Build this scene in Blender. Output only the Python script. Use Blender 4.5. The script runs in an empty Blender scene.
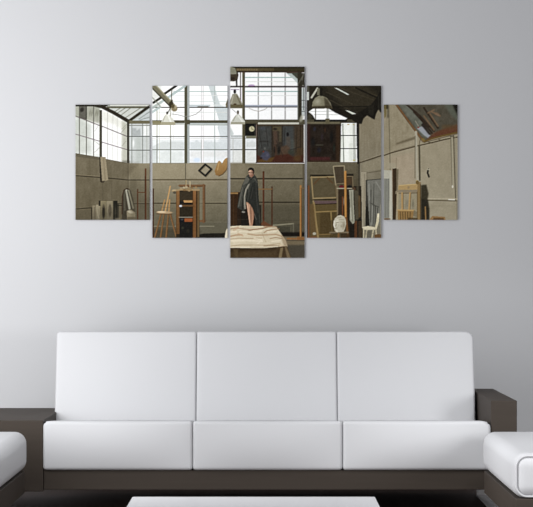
import bpy, bmesh, math, random
import numpy as np
from mathutils import Vector, Matrix

C = bpy.context.scene.collection
R = math.radians
F_PX, EYE, CAM_Y, CX, CY = 1703.0, 1.13, -8.0, 266.5, 275.0     # focal length in pixels, eye height, camera distance, vanishing point

LEATHER = (.435, .439, .454)
WOOD = (.039, .031, .025)
TONE = (.80, .88, .81, .96, .94)  # print gain per canvas, offsets the left-to-right light falloff in the ink colour
WORLD = .50

def at(px, py, y):
    """the point at depth y (metres, sofa front = 0) that the photograph shows at px, py"""
    d = (y - CAM_Y) / F_PX
    return Vector(((px - CX) * d, y, EYE - (py - CY) * d))


# ---------------------------------------------------------------- materials
def mat(name, col, rough=.5, spec=.5, metal=0.0, noise=None, bump=None, coat=0.0):
    """noise = (scale xyz, amount): wear and grain of the surface itself; bump = (scale, strength)"""
    m = bpy.data.materials.new(name); m.use_nodes = True
    nt = m.node_tree; b = nt.nodes['Principled BSDF']
    b.inputs['Base Color'].default_value = (*col, 1); b.inputs['Roughness'].default_value = rough
    b.inputs['Specular IOR Level'].default_value = spec; b.inputs['Metallic'].default_value = metal
    if coat: b.inputs['Coat Weight'].default_value = coat; b.inputs['Coat Roughness'].default_value = .12
    tc = nt.nodes.new('ShaderNodeTexCoord')
    if noise:
        mp = nt.nodes.new('ShaderNodeMapping'); mp.inputs['Scale'].default_value = noise[0]
        nz = nt.nodes.new('ShaderNodeTexNoise'); nz.inputs['Scale'].default_value = 1; nz.inputs['Detail'].default_value = 5
        rp = nt.nodes.new('ShaderNodeMixRGB')
        rp.inputs[1].default_value = (*[c * (1 - noise[1]) for c in col], 1); rp.inputs[2].default_value = (*[min(1, c * (1 + noise[1])) for c in col], 1)
        nt.links.new(tc.outputs['Object'], mp.inputs[0]); nt.links.new(mp.outputs[0], nz.inputs['Vector'])
        nt.links.new(nz.outputs['Fac'], rp.inputs[0]); nt.links.new(rp.outputs[0], b.inputs['Base Color'])
    if bump:
        nb = nt.nodes.new('ShaderNodeTexNoise'); nb.inputs['Scale'].default_value = bump[0]; nb.inputs['Detail'].default_value = 6
        bp = nt.nodes.new('ShaderNodeBump'); bp.inputs['Strength'].default_value = bump[1]; bp.inputs['Distance'].default_value = .002
        nt.links.new(tc.outputs['Object'], nb.inputs['Vector']); nt.links.new(nb.outputs['Fac'], bp.inputs['Height']); nt.links.new(bp.outputs[0], b.inputs['Normal'])
    return m


M_WALL = mat('painted_plaster', (.44, .4445, .458), .85, .2, bump=(220, .05))
M_LEATHER = mat('white_leather', LEATHER, .48, .35, noise=((2.2, 2.2, 2.2), .012), bump=(160, .06))
M_WOOD = mat('dark_wenge_veneer', WOOD, .6, .14, noise=((3, 3, 60), .12), bump=(90, .05))
M_LACQUER = mat('white_lacquer', (.58, .58, .60), .25, .5, coat=.3)
M_CHROME = mat('brushed_steel', (.80, .78, .78), .45, .5, .3)
M_FLOOR = mat('dark_oak_floor', (.06, .037, .030), .6, .2, noise=((60, 3, 3), .25))
M_PINE = mat('pine_stretcher', (.55, .42, .27), .7, .2, noise=((4, 4, 60), .15))


def print_material():
    m = bpy.data.materials.new('printed_canvas_ink'); m.use_nodes = True
    nt = m.node_tree; b = nt.nodes['Principled BSDF']
    a = nt.nodes.new('ShaderNodeAttribute'); a.attribute_name = 'ink'
    nt.links.new(a.outputs['Color'], b.inputs['Base Color'])
    b.inputs['Roughness'].default_value = .8; b.inputs['Specular IOR Level'].default_value = .04
    return m


M_PRINT = print_material()


# ---------------------------------------------------------------- builders
def link(name, me, m=None, parent=None, smooth=True):
    o = bpy.data.objects.new(name, me); C.objects.link(o)
    if m: me.materials.append(m)
    if smooth:
        for p in me.polygons: p.use_smooth = True
    if parent: o.parent = parent
    return o


def obj(name, bm, m, parent=None, smooth=True):
    me = bpy.data.meshes.new(name); bmesh.ops.recalc_face_normals(bm, faces=bm.faces[:]); bm.to_mesh(me); bm.free()
    return link(name, me, m, parent, smooth)


def thing(name, label, cat, loc=(0, 0, 0), group=None):
    o = bpy.data.objects.new(name, None); C.objects.link(o); o.location = loc
    o['label'] = label; o['category'] = cat
    if group: o['group'] = group
    return o


def box(x0, x1, y0, y1, z0, z1, bev=.004, seg=3, bm=None):
    n = bmesh.new()
    bmesh.ops.create_cube(n, size=1)
    for v in n.verts:
        v.co = Vector(((x0 + x1) / 2 + v.co.x * (x1 - x0), (y0 + y1) / 2 + v.co.y * (y1 - y0), (z0 + z1) / 2 + v.co.z * (z1 - z0)))
    if bev: bmesh.ops.bevel(n, geom=n.edges[:], offset=bev, segments=seg, profile=.5, affect='EDGES')
    if bm is None: return n
    t = bpy.data.meshes.new('t'); n.to_mesh(t); n.free(); bm.from_mesh(t); bpy.data.meshes.remove(t)
    return bm


def cushion(w, d, h, rad, puff=(0, 0, 0), n=14, corner={}):
    """a stuffed block centred on its base: finely divided box whose edges are rounded by rad and whose faces swell by puff"""
    bm = bmesh.new()
    bmesh.ops.create_cube(bm, size=2)
    bmesh.ops.subdivide_edges(bm, edges=bm.edges[:], cuts=n * 2 - 1, use_grid_fill=True)
    half = Vector((w / 2, d / 2, h / 2))
    # corner: {side: radius} rounds the upper corner at that end (-1 or 1), seen from the front
    for v in bm.verts:
        u = v.co.copy()
        # spread the rings so that the rounded edges get most of them
        q = Vector()
        for k in range(3):
            a = abs(u[k]); inner = half[k] - rad
            s = a / .62 * inner if a <= .62 else inner + (a - .62) / .38 * rad
            q[k] = math.copysign(s, u[k])
        core = Vector([max(-(half[k] - rad), min(half[k] - rad, q[k])) for k in range(3)])
        e = q - core
        m = max(abs(e.x), abs(e.y), abs(e.z))
        if m > 1e-9:
            e = e.normalized() * m
        p = core + e
        f = [max(0, 1 - (p[k] / half[k]) ** 2) for k in range(3)]
        p.x += math.copysign(puff[0], p.x) * f[1] * f[2] * (abs(p.x) / half.x) ** 2
        p.y += math.copysign(puff[1], p.y) * f[0] * f[2] * (abs(p.y) / half.y) ** 2
        p.z += math.copysign(puff[2], p.z) * f[0] * f[1] * (abs(p.z) / half.z) ** 2
        rc = corner.get(1 if p.x > 0 else -1, 0)
        if rc:
            a, b = (abs(p.x) - half.x + rc) / rc, (p.z - half.z + rc) / rc
            if a > 0 and b > 0:
                g = max(a, b) / math.hypot(a, b)
                p.x = math.copysign(half.x - rc + a * g * rc, p.x); p.z = half.z - rc + b * g * rc
        v.co = p + Vector((0, 0, half.z))
    return bm


def tube_loop(pts, r, sides=8, closed=True):
    bm = bmesh.new(); rings = []
    n = len(pts)
    for i, p in enumerate(pts):
        a, b = (pts[(i - 1) % n], pts[(i + 1) % n]) if closed else (pts[max(0, i - 1)], pts[min(n - 1, i + 1)])
        t = (b - a).normalized()
        u = Vector((0, 1, 0)) if abs(t.y) < .9 else Vector((1, 0, 0))
        s = t.cross(u).normalized(); q = s.cross(t)
        rings.append([bm.verts.new(p + r * (math.cos(k * 2 * math.pi / sides) * s + math.sin(k * 2 * math.pi / sides) * q)) for k in range(sides)])
    for i in range(n if closed else n - 1):
        A, B = rings[i], rings[(i + 1) % n]
        for k in range(sides): bm.faces.new((A[k], A[(k + 1) % sides], B[(k + 1) % sides], B[k]))
    return bm


def round_rect(w, h, rad, y, z0, seg=8):
    pts = []
    for cx, cz, a0 in ((w / 2 - rad, h - rad, 0), (-w / 2 + rad, h - rad, 90), (-w / 2 + rad, rad, 180), (w / 2 - rad, rad, 270)):
        for k in range(seg + 1):
            a = R(a0 + 90 * k / seg); pts.append(Vector((cx + rad * math.cos(a), y, z0 + cz + rad * math.sin(a))))
    return pts


# ---------------------------------------------------------------- the printed picture (pigment pattern of the five canvases)
PX0, PY0, PW, PH, SS = 70, 60, 396, 204, 4


class Picture:
    def __init__(self):
        self.a = np.zeros((PH * SS, PW * SS, 3))
        self.gx = PX0 + (np.arange(PW * SS) + .5) / SS
        self.gy = PY0 + (np.arange(PH * SS) + .5) / SS
        self.rng = np.random.RandomState(7)

    def win(self, x0, y0, x1, y1, pad=1.0):
        i0 = max(0, int((x0 - pad - PX0) * SS)); i1 = min(PW * SS, int((x1 + pad - PX0) * SS) + 1)
        j0 = max(0, int((y0 - pad - PY0) * SS)); j1 = min(PH * SS, int((y1 + pad - PY0) * SS) + 1)
        return i0, i1, j0, j1

    def mix(self, w, m, col, col2=None, t=None):
        i0, i1, j0, j1 = w
        c = np.array(col, float)
        if col2 is not None:
            c = c + (np.array(col2, float) - c) * t[..., None]
        r = self.a[j0:j1, i0:i1]
        r += (c - r) * m[..., None]

    def poly(self, pts, col, al=1.0, soft=0.0, grad=None):
        xs = [p[0] for p in pts]; ys = [p[1] for p in pts]
        w = self.win(min(xs), min(ys), max(xs), max(ys), 1 + soft)
        i0, i1, j0, j1 = w
        if i1 <= i0 or j1 <= j0: return
        X, Y = np.meshgrid(self.gx[i0:i1], self.gy[j0:j1])
        ins = np.zeros(X.shape, bool)
        n = len(pts)
        for k in range(n):
            (ax, ay), (bx, by) = pts[k], pts[(k + 1) % n]
            if ay == by: continue
            c = ((ay > Y) != (by > Y)) & (X < (bx - ax) * (Y - ay) / (by - ay) + ax)
            ins ^= c
        m = ins.astype(float)
        r = int(soft * SS / 2)
        if r > 0:
            for _ in range(2):
                for ax in (0, 1):
                    p = np.pad(m, [(r + 1, r) if q == ax else (0, 0) for q in (0, 1)], mode='edge')
                    cs = np.cumsum(p, axis=ax)
                    m = (np.take(cs, range(2 * r + 1, cs.shape[ax]), ax) - np.take(cs, range(0, cs.shape[ax] - 2 * r - 1), ax)) / (2 * r + 1)
        if grad:
            (ax, ay), (bx, by), c2 = grad
            L = (bx - ax) ** 2 + (by - ay) ** 2
            t = np.clip(((X - ax) * (bx - ax) + (Y - ay) * (by - ay)) / L, 0, 1)
            self.mix(w, m * al, col, c2, t)
        else:
            self.mix(w, m * al, col)

    def rect(self, x0, y0, x1, y1, col, al=1.0, soft=0.0, grad=None):
        self.poly([(x0, y0), (x1, y0), (x1, y1), (x0, y1)], col, al, soft, grad)

    def line(self, pts, wd, col, al=1.0):
        xs = [p[0] for p in pts]; ys = [p[1] for p in pts]
        w = self.win(min(xs), min(ys), max(xs), max(ys), wd + 1)
        i0, i1, j0, j1 = w
        if i1 <= i0 or j1 <= j0: return
        X, Y = np.meshgrid(self.gx[i0:i1], self.gy[j0:j1])
        d = np.full(X.shape, 1e9)
        for (ax, ay), (bx, by) in zip(pts[:-1], pts[1:]):
            L = (bx - ax) ** 2 + (by - ay) ** 2 + 1e-9
            t = np.clip(((X - ax) * (bx - ax) + (Y - ay) * (by - ay)) / L, 0, 1)
            d = np.minimum(d, np.hypot(X - ax - t * (bx - ax), Y - ay - t * (by - ay)))
        self.mix(w, np.clip((wd / 2 - d) * 2.5 + .5, 0, 1) * al, col)

    def lines(self, segs, wd, col, al=1.0):
        for s in segs: self.line(s, wd, col, al)

    def vl(self, x, y0, y1, wd, col, al=1.0): self.line([(x, y0), (x, y1)], wd, col, al)
    def hl(self, y, x0, x1, wd, col, al=1.0): self.line([(x0, y), (x1, y)], wd, col, al)

    def ell(self, cx, cy, rx, ry, col, al=1.0, ang=0.0, soft=.25):
        R = max(rx, ry)
        w = self.win(cx - R, cy - R, cx + R, cy + R)
        i0, i1, j0, j1 = w
        if i1 <= i0 or j1 <= j0: return
        X, Y = np.meshgrid(self.gx[i0:i1] - cx, self.gy[j0:j1] - cy)
        c, s = math.cos(ang), math.sin(ang)
        r = np.hypot((X * c + Y * s) / rx, (-X * s + Y * c) / ry)
        self.mix(w, np.clip((1 - r) / soft, 0, 1) * al, col)

    def mottle(self, x0, y0, x1, y1, amp, sx, sy):
        """uneven plaster, foliage seen through glass: smooth random value steps"""
        i0, i1, j0, j1 = self.win(x0, y0, x1, y1, 0)
        h, w = j1 - j0, i1 - i0
        gh, gw = max(2, int((y1 - y0) / sy) + 2), max(2, int((x1 - x0) / sx) + 2)
        g = self.rng.uniform(-1, 1, (gh, gw))
        u = np.linspace(0, gh - 1.001, h); v = np.linspace(0, gw - 1.001, w)
        a, b = u.astype(int), v.astype(int)
        fu, fv = (u - a)[:, None], (v - b)[None]
        z = (g[a][:, b] * (1 - fu) * (1 - fv) + g[a + 1][:, b] * fu * (1 - fv) + g[a][:, b + 1] * (1 - fu) * fv + g[a + 1][:, b + 1] * fu * fv)
        self.a[j0:j1, i0:i1] += amp * z[..., None]


def paint_studio():
    p = Picture()
    # ------------------------------------------------ leftmost canvas: glazed corner, stacked canvases, red easel
    p.rect(72, 100, 152, 224, (106, 97, 78))
    p.poly([(72, 100), (128.2, 100), (128.2, 163), (120, 161.5), (72, 152.5)], (206, 209, 202))          # side glazing
    p.mottle(75, 104, 101, 157, 22, 4, 5)
    p.rect(101.5, 108, 122.5, 163, (250, 250, 248), .95, 3)
    p.poly([(88, 118), (100, 122), (100, 156), (90, 154)], (245, 246, 244), .8, 4)
    p.ell(95.5, 131, 5, 13, (255, 255, 255), .9, 0, .7)
    for x in (107.6, 112.8, 117.6): p.rect(x - 2.0, 118, x + .2, 161, (222, 222, 216), .45, 1)
    p.poly([(101.5, 110), (112, 113), (122, 121), (128, 126), (128, 133), (113, 124), (101.5, 121)], (205, 205, 192), .55, 2)
    p.poly([(122, 120), (127.5, 124), (127.5, 163), (121.5, 162)], (176, 175, 160), .75, 1.5)
    p.lines([[(122, 129), (127, 124)], [(121, 133), (126, 127)], [(122, 146), (126, 141)], [(98, 126), (95, 131)], [(94.5, 141), (99, 144.5)], [(95, 152), (99, 148)]], .9, (130, 130, 116), .4)
    p.poly([(75, 104.5), (100, 104.5), (100, 124), (88, 121), (75, 116)], (140, 140, 124), .7, 2); p.poly([(75, 118), (92, 124), (92, 154), (75, 151)], (176, 180, 172), .55, 3)
    for x in (90, 92, 96, 98): p.ell(x, 113, 1.3, 5, (95, 95, 80), .5, .2, .8)
    p.rect(79.6, 104.5, 86.6, 118, (88, 86, 78), .95); p.poly([(79.6, 117), (86.6, 117), (86.6, 120), (79.6, 118.3)], (88, 86, 78))
    p.ell(82, 109.7, 2.4, 3.2, (48, 45, 40), .9, .4, .5); p.vl(86.4, 104, 119, .9, (52, 50, 42))
    for x, y0, y1 in ((79.4, 105, 154), (86.4, 119, 155), (93.6, 105, 156.5)): p.vl(x, y0, y1, .9, (84, 83, 74), .9)
    for x, al in ((107.6, .65), (112.9, .35), (117.6, .3)): p.vl(x, 112, 161, .8, (165, 164, 158), al)
    p.lines([[(75, 115.8), (99.8, 125.7)], [(101.5, 126), (127.5, 136.6)]], .9, (96, 84, 86), .9)
    p.lines([[(75, 134), (99.8, 141.3)], [(101.5, 142), (127.5, 149.8)]], .9, (112, 98, 104), .85)
    p.rect(99.6, 110, 102.0, 158.5, (66, 64, 51)); p.vl(99.7, 112, 158, .5, (100, 98, 84))
    # skylight
    p.poly([(104, 104), (152, 104), (152, 124), (128, 121)], (178, 183, 176))
    p.poly([(110, 108), (144, 108), (129, 120)], (196, 199, 192), 1, 1)
    p.lines([[(113, 112.8), (121.5, 107.3)], [(121, 115.2), (131.5, 107.3)], [(125, 118), (142, 107)], [(116, 114), (126.5, 107.3)]], .8, (118, 118, 106), .9)
    p.poly([(134, 120.5), (150, 108), (152, 120.5)], (190, 196, 194)); p.lines([[(139, 119), (150, 111.5)], [(140, 120), (150, 117)]], 1, (135, 142, 138), .8)
    p.rect(72, 103.5, 152, 105.4, (70, 64, 50)); p.rect(72, 103, 107.5, 106.6, (42, 38, 29)); p.rect(110, 104.8, 149, 106.0, (215, 216, 206), .8)
    p.rect(107, 106.2, 149, 108.2, (92, 90, 72))
    p.line([(99.5, 105.5), (113, 112.3), (128.5, 121.3)], 3.6, (48, 42, 32)); p.line([(92, 104.5), (104, 107.5)], 3, (46, 41, 31))
    p.line([(129, 121), (148.5, 107)], 2.7, (50, 46, 36))
    # back glazing of the corner
    p.rect(129, 123, 152, 163.3, (196, 200, 197)); p.rect(130, 124.5, 143, 136, (202, 206, 205))
    p.poly([(132, 136), (132, 128), (136, 128), (137, 131), (140, 128), (141, 136)], (158, 163, 162), .8, 1)
    p.rect(143, 125, 149, 136, (240, 242, 240), .8, 1.5); p.ell(133.3, 143.5, 1.6, 5, (235, 238, 235), .8, 0, .6)
    p.rect(136, 137, 141, 163, (172, 178, 172), .6, 2)
    for x, c in ((131.8, (120, 124, 118)), (142.6, (112, 116, 110)), (146.8, (165, 168, 160))): p.vl(x, 124, 163, .9, c, .8)
    p.hl(136.4, 129, 152, .9, (92, 96, 92)); p.hl(150.2, 129, 152, .9, (88, 92, 86)); p.rect(129, 120.4, 152, 123.8, (104, 99, 78))
    p.hl(125.4, 129, 152, .8, (120, 120, 110))
    p.rect(126.9, 120.5, 129.3, 164, (58, 54, 44))
    # walls under the glazing
    p.poly([(72, 152.5), (120, 161.5), (128.3, 163.2), (128.3, 224), (72, 224)], (106, 98, 79), 1, 0, ((90, 155), (90, 222), (92, 84, 65)))
    p.poly([(128.3, 163.2), (152, 163.2), (152, 224), (128.3, 224)], (132, 123, 101), 1, 0, ((140, 163), (138, 205), (92, 86, 69)))
    p.poly([(128, 163), (140, 163), (128, 176)], (88, 80, 63), .45, 3)
    p.mottle(75, 156, 151, 219, 5, 5, 9); p.mottle(75, 156, 151, 219, 3, 1.2, 14)
    p.poly([(72, 152.5), (99.5, 157), (99.5, 160), (72, 156)], (90, 84, 68), .8)
    p.rect(122, 160.5, 130, 163, (70, 66, 54), .5, 1)
    p.line([(72, 175.3), (100, 177.4), (118, 179), (128, 180), (152, 180)], 1.0, (58, 51, 38)); p.line([(72, 174.4), (100, 176.4)], .6, (124, 114, 92), .7)
    p.hl(203.6, 119, 152, 1.0, (70, 63, 49)); p.hl(202.6, 130, 152, .6, (112, 104, 86), .6)
    p.line([(72, 209.3), (91.5, 207.8)], .9, (52, 46, 34)); p.vl(91.6, 208, 222, 1.0, (48, 42, 32)); p.rect(72, 210, 91, 222, (84, 77, 60), .5)
    for x in (102.5, 111.6): p.vl(x, 182, 200, .6, (84, 76, 60), .6)
    p.vl(128.2, 164, 192, .7, (78, 70, 54), .8)
    p.poly([(99.3, 157), (101.2, 157), (103, 182), (100.2, 182)], (40, 34, 25))                           # hanging board
    p.poly([(100.2, 156.7), (105.6, 157), (108.2, 180), (102.2, 182)], (140, 129, 105)); p.line([(103.5, 158), (105.2, 180)], .7, (112, 102, 82), .8)
    p.poly([(101.5, 181), (105, 180.5), (104, 182.8), (100.8, 182.8)], (60, 52, 40), .8)
    for x0, x1, y, c in ((92.6, 95.5, 205.5, (112, 104, 85)), (96, 100, 204.8, (120, 112, 92)), (100.3, 106.5, 201, (108, 100, 78)), (106.7, 112.8, 201, (116, 108, 88)), (113.2, 117.5, 200.8, (44, 42, 34)), (117.5, 119, 203, (74, 68, 54))):
        p.rect(x0, y, x1, 222, tuple(v * (1.16 if c[0] > 80 else .85) for v in c), 1, 0, ((x0, y), (x1, y + 12), tuple(v * .88 for v in c)))
    p.rect(98.8, 200.6, 100.4, 206, (40, 36, 28)); p.line([(94.2, 207), (94.6, 220)], .5, (80, 72, 58)); p.line([(96.5, 206), (98.5, 218)], .8, (140, 132, 110), .8)
    p.ell(103.6, 212, 1.8, 8.5, (42, 38, 30), .95, 0, .4); p.ell(110, 210.5, 1.9, 7.5, (74, 67, 54), .9, 0, .4); p.ell(109.8, 209, .8, 5, (92, 84, 68), .8); p.ell(103.6, 206, .9, 2.2, (90, 82, 64), .6)
    p.ell(115.5, 212, 1.1, 8, (66, 62, 48), .8, 0, .7); p.rect(115, 218, 120, 222, (118, 110, 92), .7, 1)
    p.poly([(121.8, 222), (122.2, 196), (124, 190), (127, 188.3), (130.5, 190), (133.5, 200), (135.5, 214), (135.5, 222)], (66, 60, 48))
    p.line([(122, 214), (122.3, 196), (124, 190), (126.8, 188.4), (129, 189.3)], .8, (56, 34, 22), .9)
    p.line([(124.5, 192), (124.8, 210)], 1.6, (92, 88, 74), .7); p.line([(126.4, 190.5), (129.6, 208.5)], 2.2, (152, 149, 133)); p.line([(128.6, 190.5), (133.2, 208)], 1.6, (122, 118, 100)); p.line([(127.6, 191), (131.4, 208)], .8, (48, 46, 38))
    p.poly([(126.8, 211), (131, 209.5), (135.3, 212.5), (135.8, 222), (127, 222)], (128, 119, 97)); p.ell(130.5, 212, 3.6, 1.8, (176, 168, 146), .9, .3, .5); p.rect(127, 217, 136, 222, (78, 70, 54), .7, 1)
    p.rect(117, 205, 122, 206, (44, 42, 33), .9)
    p.vl(145.6, 169, 222, 1.5, (98, 54, 28)); p.vl(145.1, 176, 222, .5, (54, 29, 17)); p.vl(137.6, 189.5, 222, 1.2, (84, 48, 28)); p.hl(192.4, 137.6, 145, .9, (96, 60, 34))
    p.poly([(129.5, 180.5), (137, 180.5), (136, 222), (131, 222)], (84, 77, 60), .35, 2)

    # ------------------------------------------------ second canvas: window, lamp, diamond frame, stool and shelves
    p.rect(151, 84, 229, 163.4, (252, 253, 252))
    p.rect(151, 139.5, 184.5, 163.4, (222, 226, 225)); p.rect(189.5, 139.5, 229, 163.4, (226, 229, 230))
    p.mottle(151, 141, 229, 163, 9, 3, 3)
    p.poly([(159, 143), (164, 141), (170, 142.5), (172, 141), (184, 142), (184, 149.5), (151, 149.5), (151, 147)], (196, 201, 199), .8, 1)
    p.poly([(190, 142), (195, 141.5), (196.5, 139.5), (199, 142), (206, 141.5), (214, 142), (229, 143), (229, 150), (190, 150)], (196, 203, 203), .75, 1)
    p.rect(152, 150, 157, 163, (186, 192, 190), .6, 1.5); p.rect(160, 151, 183, 163, (206, 211, 207), .7, 2); p.ell(197, 160, 4.5, 3, (203, 217, 232), .9, 0, .5)
    p.rect(190.5, 151, 229, 157, (214, 214, 210), .6, 2)
    # pale pillar outside, seen through the glass
    p.poly([(208, 84), (213.4, 84), (220.5, 105.5), (229, 107), (229, 139), (221, 138), (217.5, 128), (218.8, 120), (216.2, 112), (213.5, 103)], (194, 202, 202), .95, .6)
    p.rect(219, 124, 229, 150, (206, 212, 214), .8, 2)
    p.rect(201.2, 86, 203.4, 163, (236, 234, 234), .9); p.vl(201.3, 86, 163, .5, (192, 190, 190)); p.vl(203.4, 86, 163, .5, (196, 192, 190))
    p.vl(214.7, 86, 163, 1.0, (172, 180, 177)); p.vl(201.4, 140, 163, .6, (150, 154, 150))
    p.vl(157.0, 108, 163, .8, (150, 150, 132)); p.vl(159.4, 108, 163, .6, (196, 196, 184)); p.vl(170.6, 108, 163, .8, (140, 140, 122)); p.vl(173.2, 88, 140, .5, (202, 202, 192))
    p.vl(157, 137, 163, .8, (108, 110, 98)); p.vl(170.6, 137, 163, .8, (108, 110, 98))
    for y, c, w in ((91.6, (168, 184, 180), .9), (95.4, (212, 214, 212), .7), (101.6, (196, 206, 202), .7), (105, (214, 218, 214), .8), (112.3, (205, 208, 204), .7)): p.hl(y, 174 if y < 110 else 158, 229, w, c)
    p.hl(107.4, 151, 229, 1.1, (72, 66, 54)); p.rect(189, 104.8, 210, 107, (170, 180, 182), .8); p.hl(106.9, 198, 208, 1.3, (80, 74, 58))
    p.rect(151, 120.2, 229, 123, (78, 74, 56)); p.rect(189, 123, 229, 125.6, (172, 178, 174)); p.rect(151, 123, 184, 124.8, (150, 152, 142), .8)
    p.hl(136.5, 151, 229, .9, (84, 86, 80)); p.hl(138.4, 151, 229, .7, (200, 202, 200)); p.hl(149.7, 151, 229, .9, (104, 110, 102)); p.hl(163.3, 151, 229, .9, (118, 115, 98))
    p.rect(184.5, 84, 187.2, 163.3, (78, 75, 57)); p.rect(187.2, 84, 189.6, 163.3, (160, 166, 164)); p.rect(184.5, 119.8, 190, 124.2, (78, 74, 56)); p.vl(184.6, 86, 163, .5, (108, 106, 90))
    # roof truss, lamp, cable
    p.lines([[(151, 109), (185, 86)], [(151, 113), (160, 107)]], 2.4, (168, 182, 180), .9)
    p.rect(151, 84, 162, 108, (150, 152, 140), .35, 3)
    p.lines([[(153.5, 102.6), (161, 97.6)], [(164.8, 93.6), (176.5, 85.5)]], 2.3, (42, 40, 30)); p.lines([[(151, 96), (160, 106)]], 1, (120, 122, 108), .8)
    p.line([(152, 84.5), (172.5, 105.5)], 5.2, (108, 104, 84)); p.line([(151, 87), (170.5, 106.8)], 1.3, (66, 62, 46)); p.line([(155, 84.5), (174, 104.5)], 1.2, (146, 141, 116))
    p.line([(171.8, 90), (171.2, 103)], .9, (88, 86, 70)); p.poly([(169, 103), (172.5, 99.5), (173.5, 106), (169.5, 108)], (60, 54, 38))
    p.ell(174.3, 108.6, 3.6, 3.3, (126, 114, 84), 1, .3); p.ell(172.8, 106.2, 2.2, 2.0, (88, 79, 54)); p.ell(175.6, 107, 1.5, 2.4, (160, 150, 122), .7)
    p.line([(168.4, 112), (170.5, 107.5)], .8, (60, 56, 44)); p.ell(167.2, 113, 1.2, 1.9, (58, 53, 38))
    p.poly([(165.6, 114.2), (168.8, 114.2), (172.6, 118.6), (175, 122.8), (175, 124.6), (160.6, 124.6), (160.8, 122.6), (163, 118.4)], (206, 206, 194))
    p.line([(168, 115), (170.6, 121.5)], 1.6, (232, 232, 226), .8); p.line([(165, 116), (162.8, 121.5)], 1.0, (166, 165, 150), .8)
    p.poly([(160.8, 121.9), (175.2, 121.9), (175.4, 125), (160.2, 125)], (150, 145, 118), .9); p.rect(152.5, 121, 160.4, 125, (128, 122, 92), .9)
    p.line([(172, 114), (178, 114.8), (184, 116.4), (190, 116.2), (196, 114.2), (200.5, 110.5), (202, 108)], .65, (126, 126, 120), .9)
    p.poly([(225.8, 104), (228.2, 97), (229, 107.5), (226, 107.3)], (106, 94, 62))
    # wall
    p.rect(151, 163.6, 229, 240, (139, 130, 108), 1, 0, ((190, 165), (190, 226), (92, 87, 70)))
    p.rect(151, 163.6, 185, 179, (140, 131, 107), .6); p.rect(187, 163.6, 229, 178, (150, 141, 119), .5, 2)
    p.mottle(152, 164, 229, 238, 4, 5, 5)
    p.hl(179.7, 151, 229, 1.3, (88, 78, 58)); p.hl(181, 151, 229, .8, (142, 132, 110), .5); p.vl(185.5, 164, 185, .8, (86, 80, 64))
    p.hl(203.3, 151, 229, 1.2, (70, 63, 47)); p.hl(202.2, 200, 229, .6, (130, 122, 100), .6)
    p.rect(198, 222, 229, 234, (92, 88, 72), .8, 2); p.hl(226.2, 151, 214, .8, (136, 130, 110), .8); p.hl(222, 204, 229, .6, (112, 106, 88), .7)
    p.rect(151, 229, 200, 240, (66, 60, 48), .8, 3); p.poly([(197, 235), (204, 233.5), (229, 233), (229, 240), (196, 240)], (32, 29, 23), 1, .8)
    p.vl(153.3, 189, 240, 1.2, (66, 38, 22))
    # diamond picture frame and golden mitten shape
    dm = [(205.2, 164.3), (211.4, 169.1), (205.3, 175.8), (199, 170.6), (205.2, 164.3)]
    p.line([(x + .7, y + .8) for x, y in dm], 1.6, (92, 84, 66), .7); p.line(dm, 1.9, (38, 35, 31))
    p.poly([(214.6, 170.7), (216.4, 166), (218.2, 161.2), (219.4, 160.7), (221.2, 162.2), (221.7, 165), (223.4, 161), (225, 158.8), (227, 157.8), (229, 158), (229, 166), (225.6, 171), (222.6, 174), (219, 176), (215.6, 175)], (172, 127, 64), 1, 0, ((219, 160), (222, 176), (138, 97, 44)))
    p.line([(219, 176), (222.8, 174.2), (226, 170.6), (228, 167)], 1.0, (86, 66, 36), .8); p.line([(218.8, 163), (217.5, 170)], 1, (192, 150, 84), .7)
    # stool with sticks
    p.poly([(163, 214), (172, 214), (176, 239), (156, 239)], (74, 68, 52), .45, 2)
    for a, b, w in (((161, 214), (154.6, 238.5), 1.7), ((164, 214), (160.4, 238.5), 1.6), ((168.4, 214), (166, 238.5), 1.8), ((170.2, 214), (176.8, 238.5), 1.8)):
        p.line([a, b], w * .9, (130, 89, 46)); p.line([(a[0] + .6, a[1]), (b[0] + .6, b[1])], .5, (84, 56, 28), .8)
    p.line([(170.2, 186.4), (165.2, 211.5)], 1.4, (184, 139, 78)); p.line([(164.6, 200), (161.8, 211)], 1.3, (164, 121, 66)); p.line([(169.6, 200), (168.8, 211.5)], 1.5, (172, 128, 70)); p.line([(161, 207), (170, 207.5)], .7, (110, 80, 46), .5)
    p.ell(164.5, 212.4, 9, 1.5, (166, 138, 100), 1, .02); p.ell(161.5, 211.9, 5, .9, (206, 182, 144), .9, .02); p.line([(157, 213.9), (172, 214.2)], .7, (96, 68, 38))
    # shelf unit and the frame behind it
    p.lines([[(179.5, 185.6), (204.6, 185.6)], [(203.6, 185), (203.6, 222)], [(198, 221), (204.6, 221)]], 2.1, (118, 80, 46)); p.line([(204.9, 185), (204.9, 222)], .6, (70, 50, 30)); p.line([(180, 186.8), (202, 186.8)], .5, (66, 48, 28))
    p.rect(199, 187.5, 202.5, 220, (112, 106, 86), .8)
    p.rect(176, 190, 199.5, 239, (48, 40, 28)); p.rect(179.5, 192, 193, 200, (62, 53, 38), .8); p.rect(179.5, 208, 193, 216, (46, 40, 29)); p.rect(179.5, 222, 193, 239, (29, 28, 25))
    p.rect(176.2, 190, 179.4, 234, (134, 90, 44), 1, 0, ((176, 195), (178, 234), (104, 68, 32))); p.rect(193, 190.5, 196.3, 239, (146, 94, 44), 1, 0, ((193, 190), (197, 205), (122, 76, 34))); p.rect(197.2, 190, 199.2, 237, (104, 82, 50))
    p.vl(196.6, 191, 238, .7, (38, 30, 20)); p.vl(192.8, 192, 238, .6, (70, 46, 24))
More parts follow.
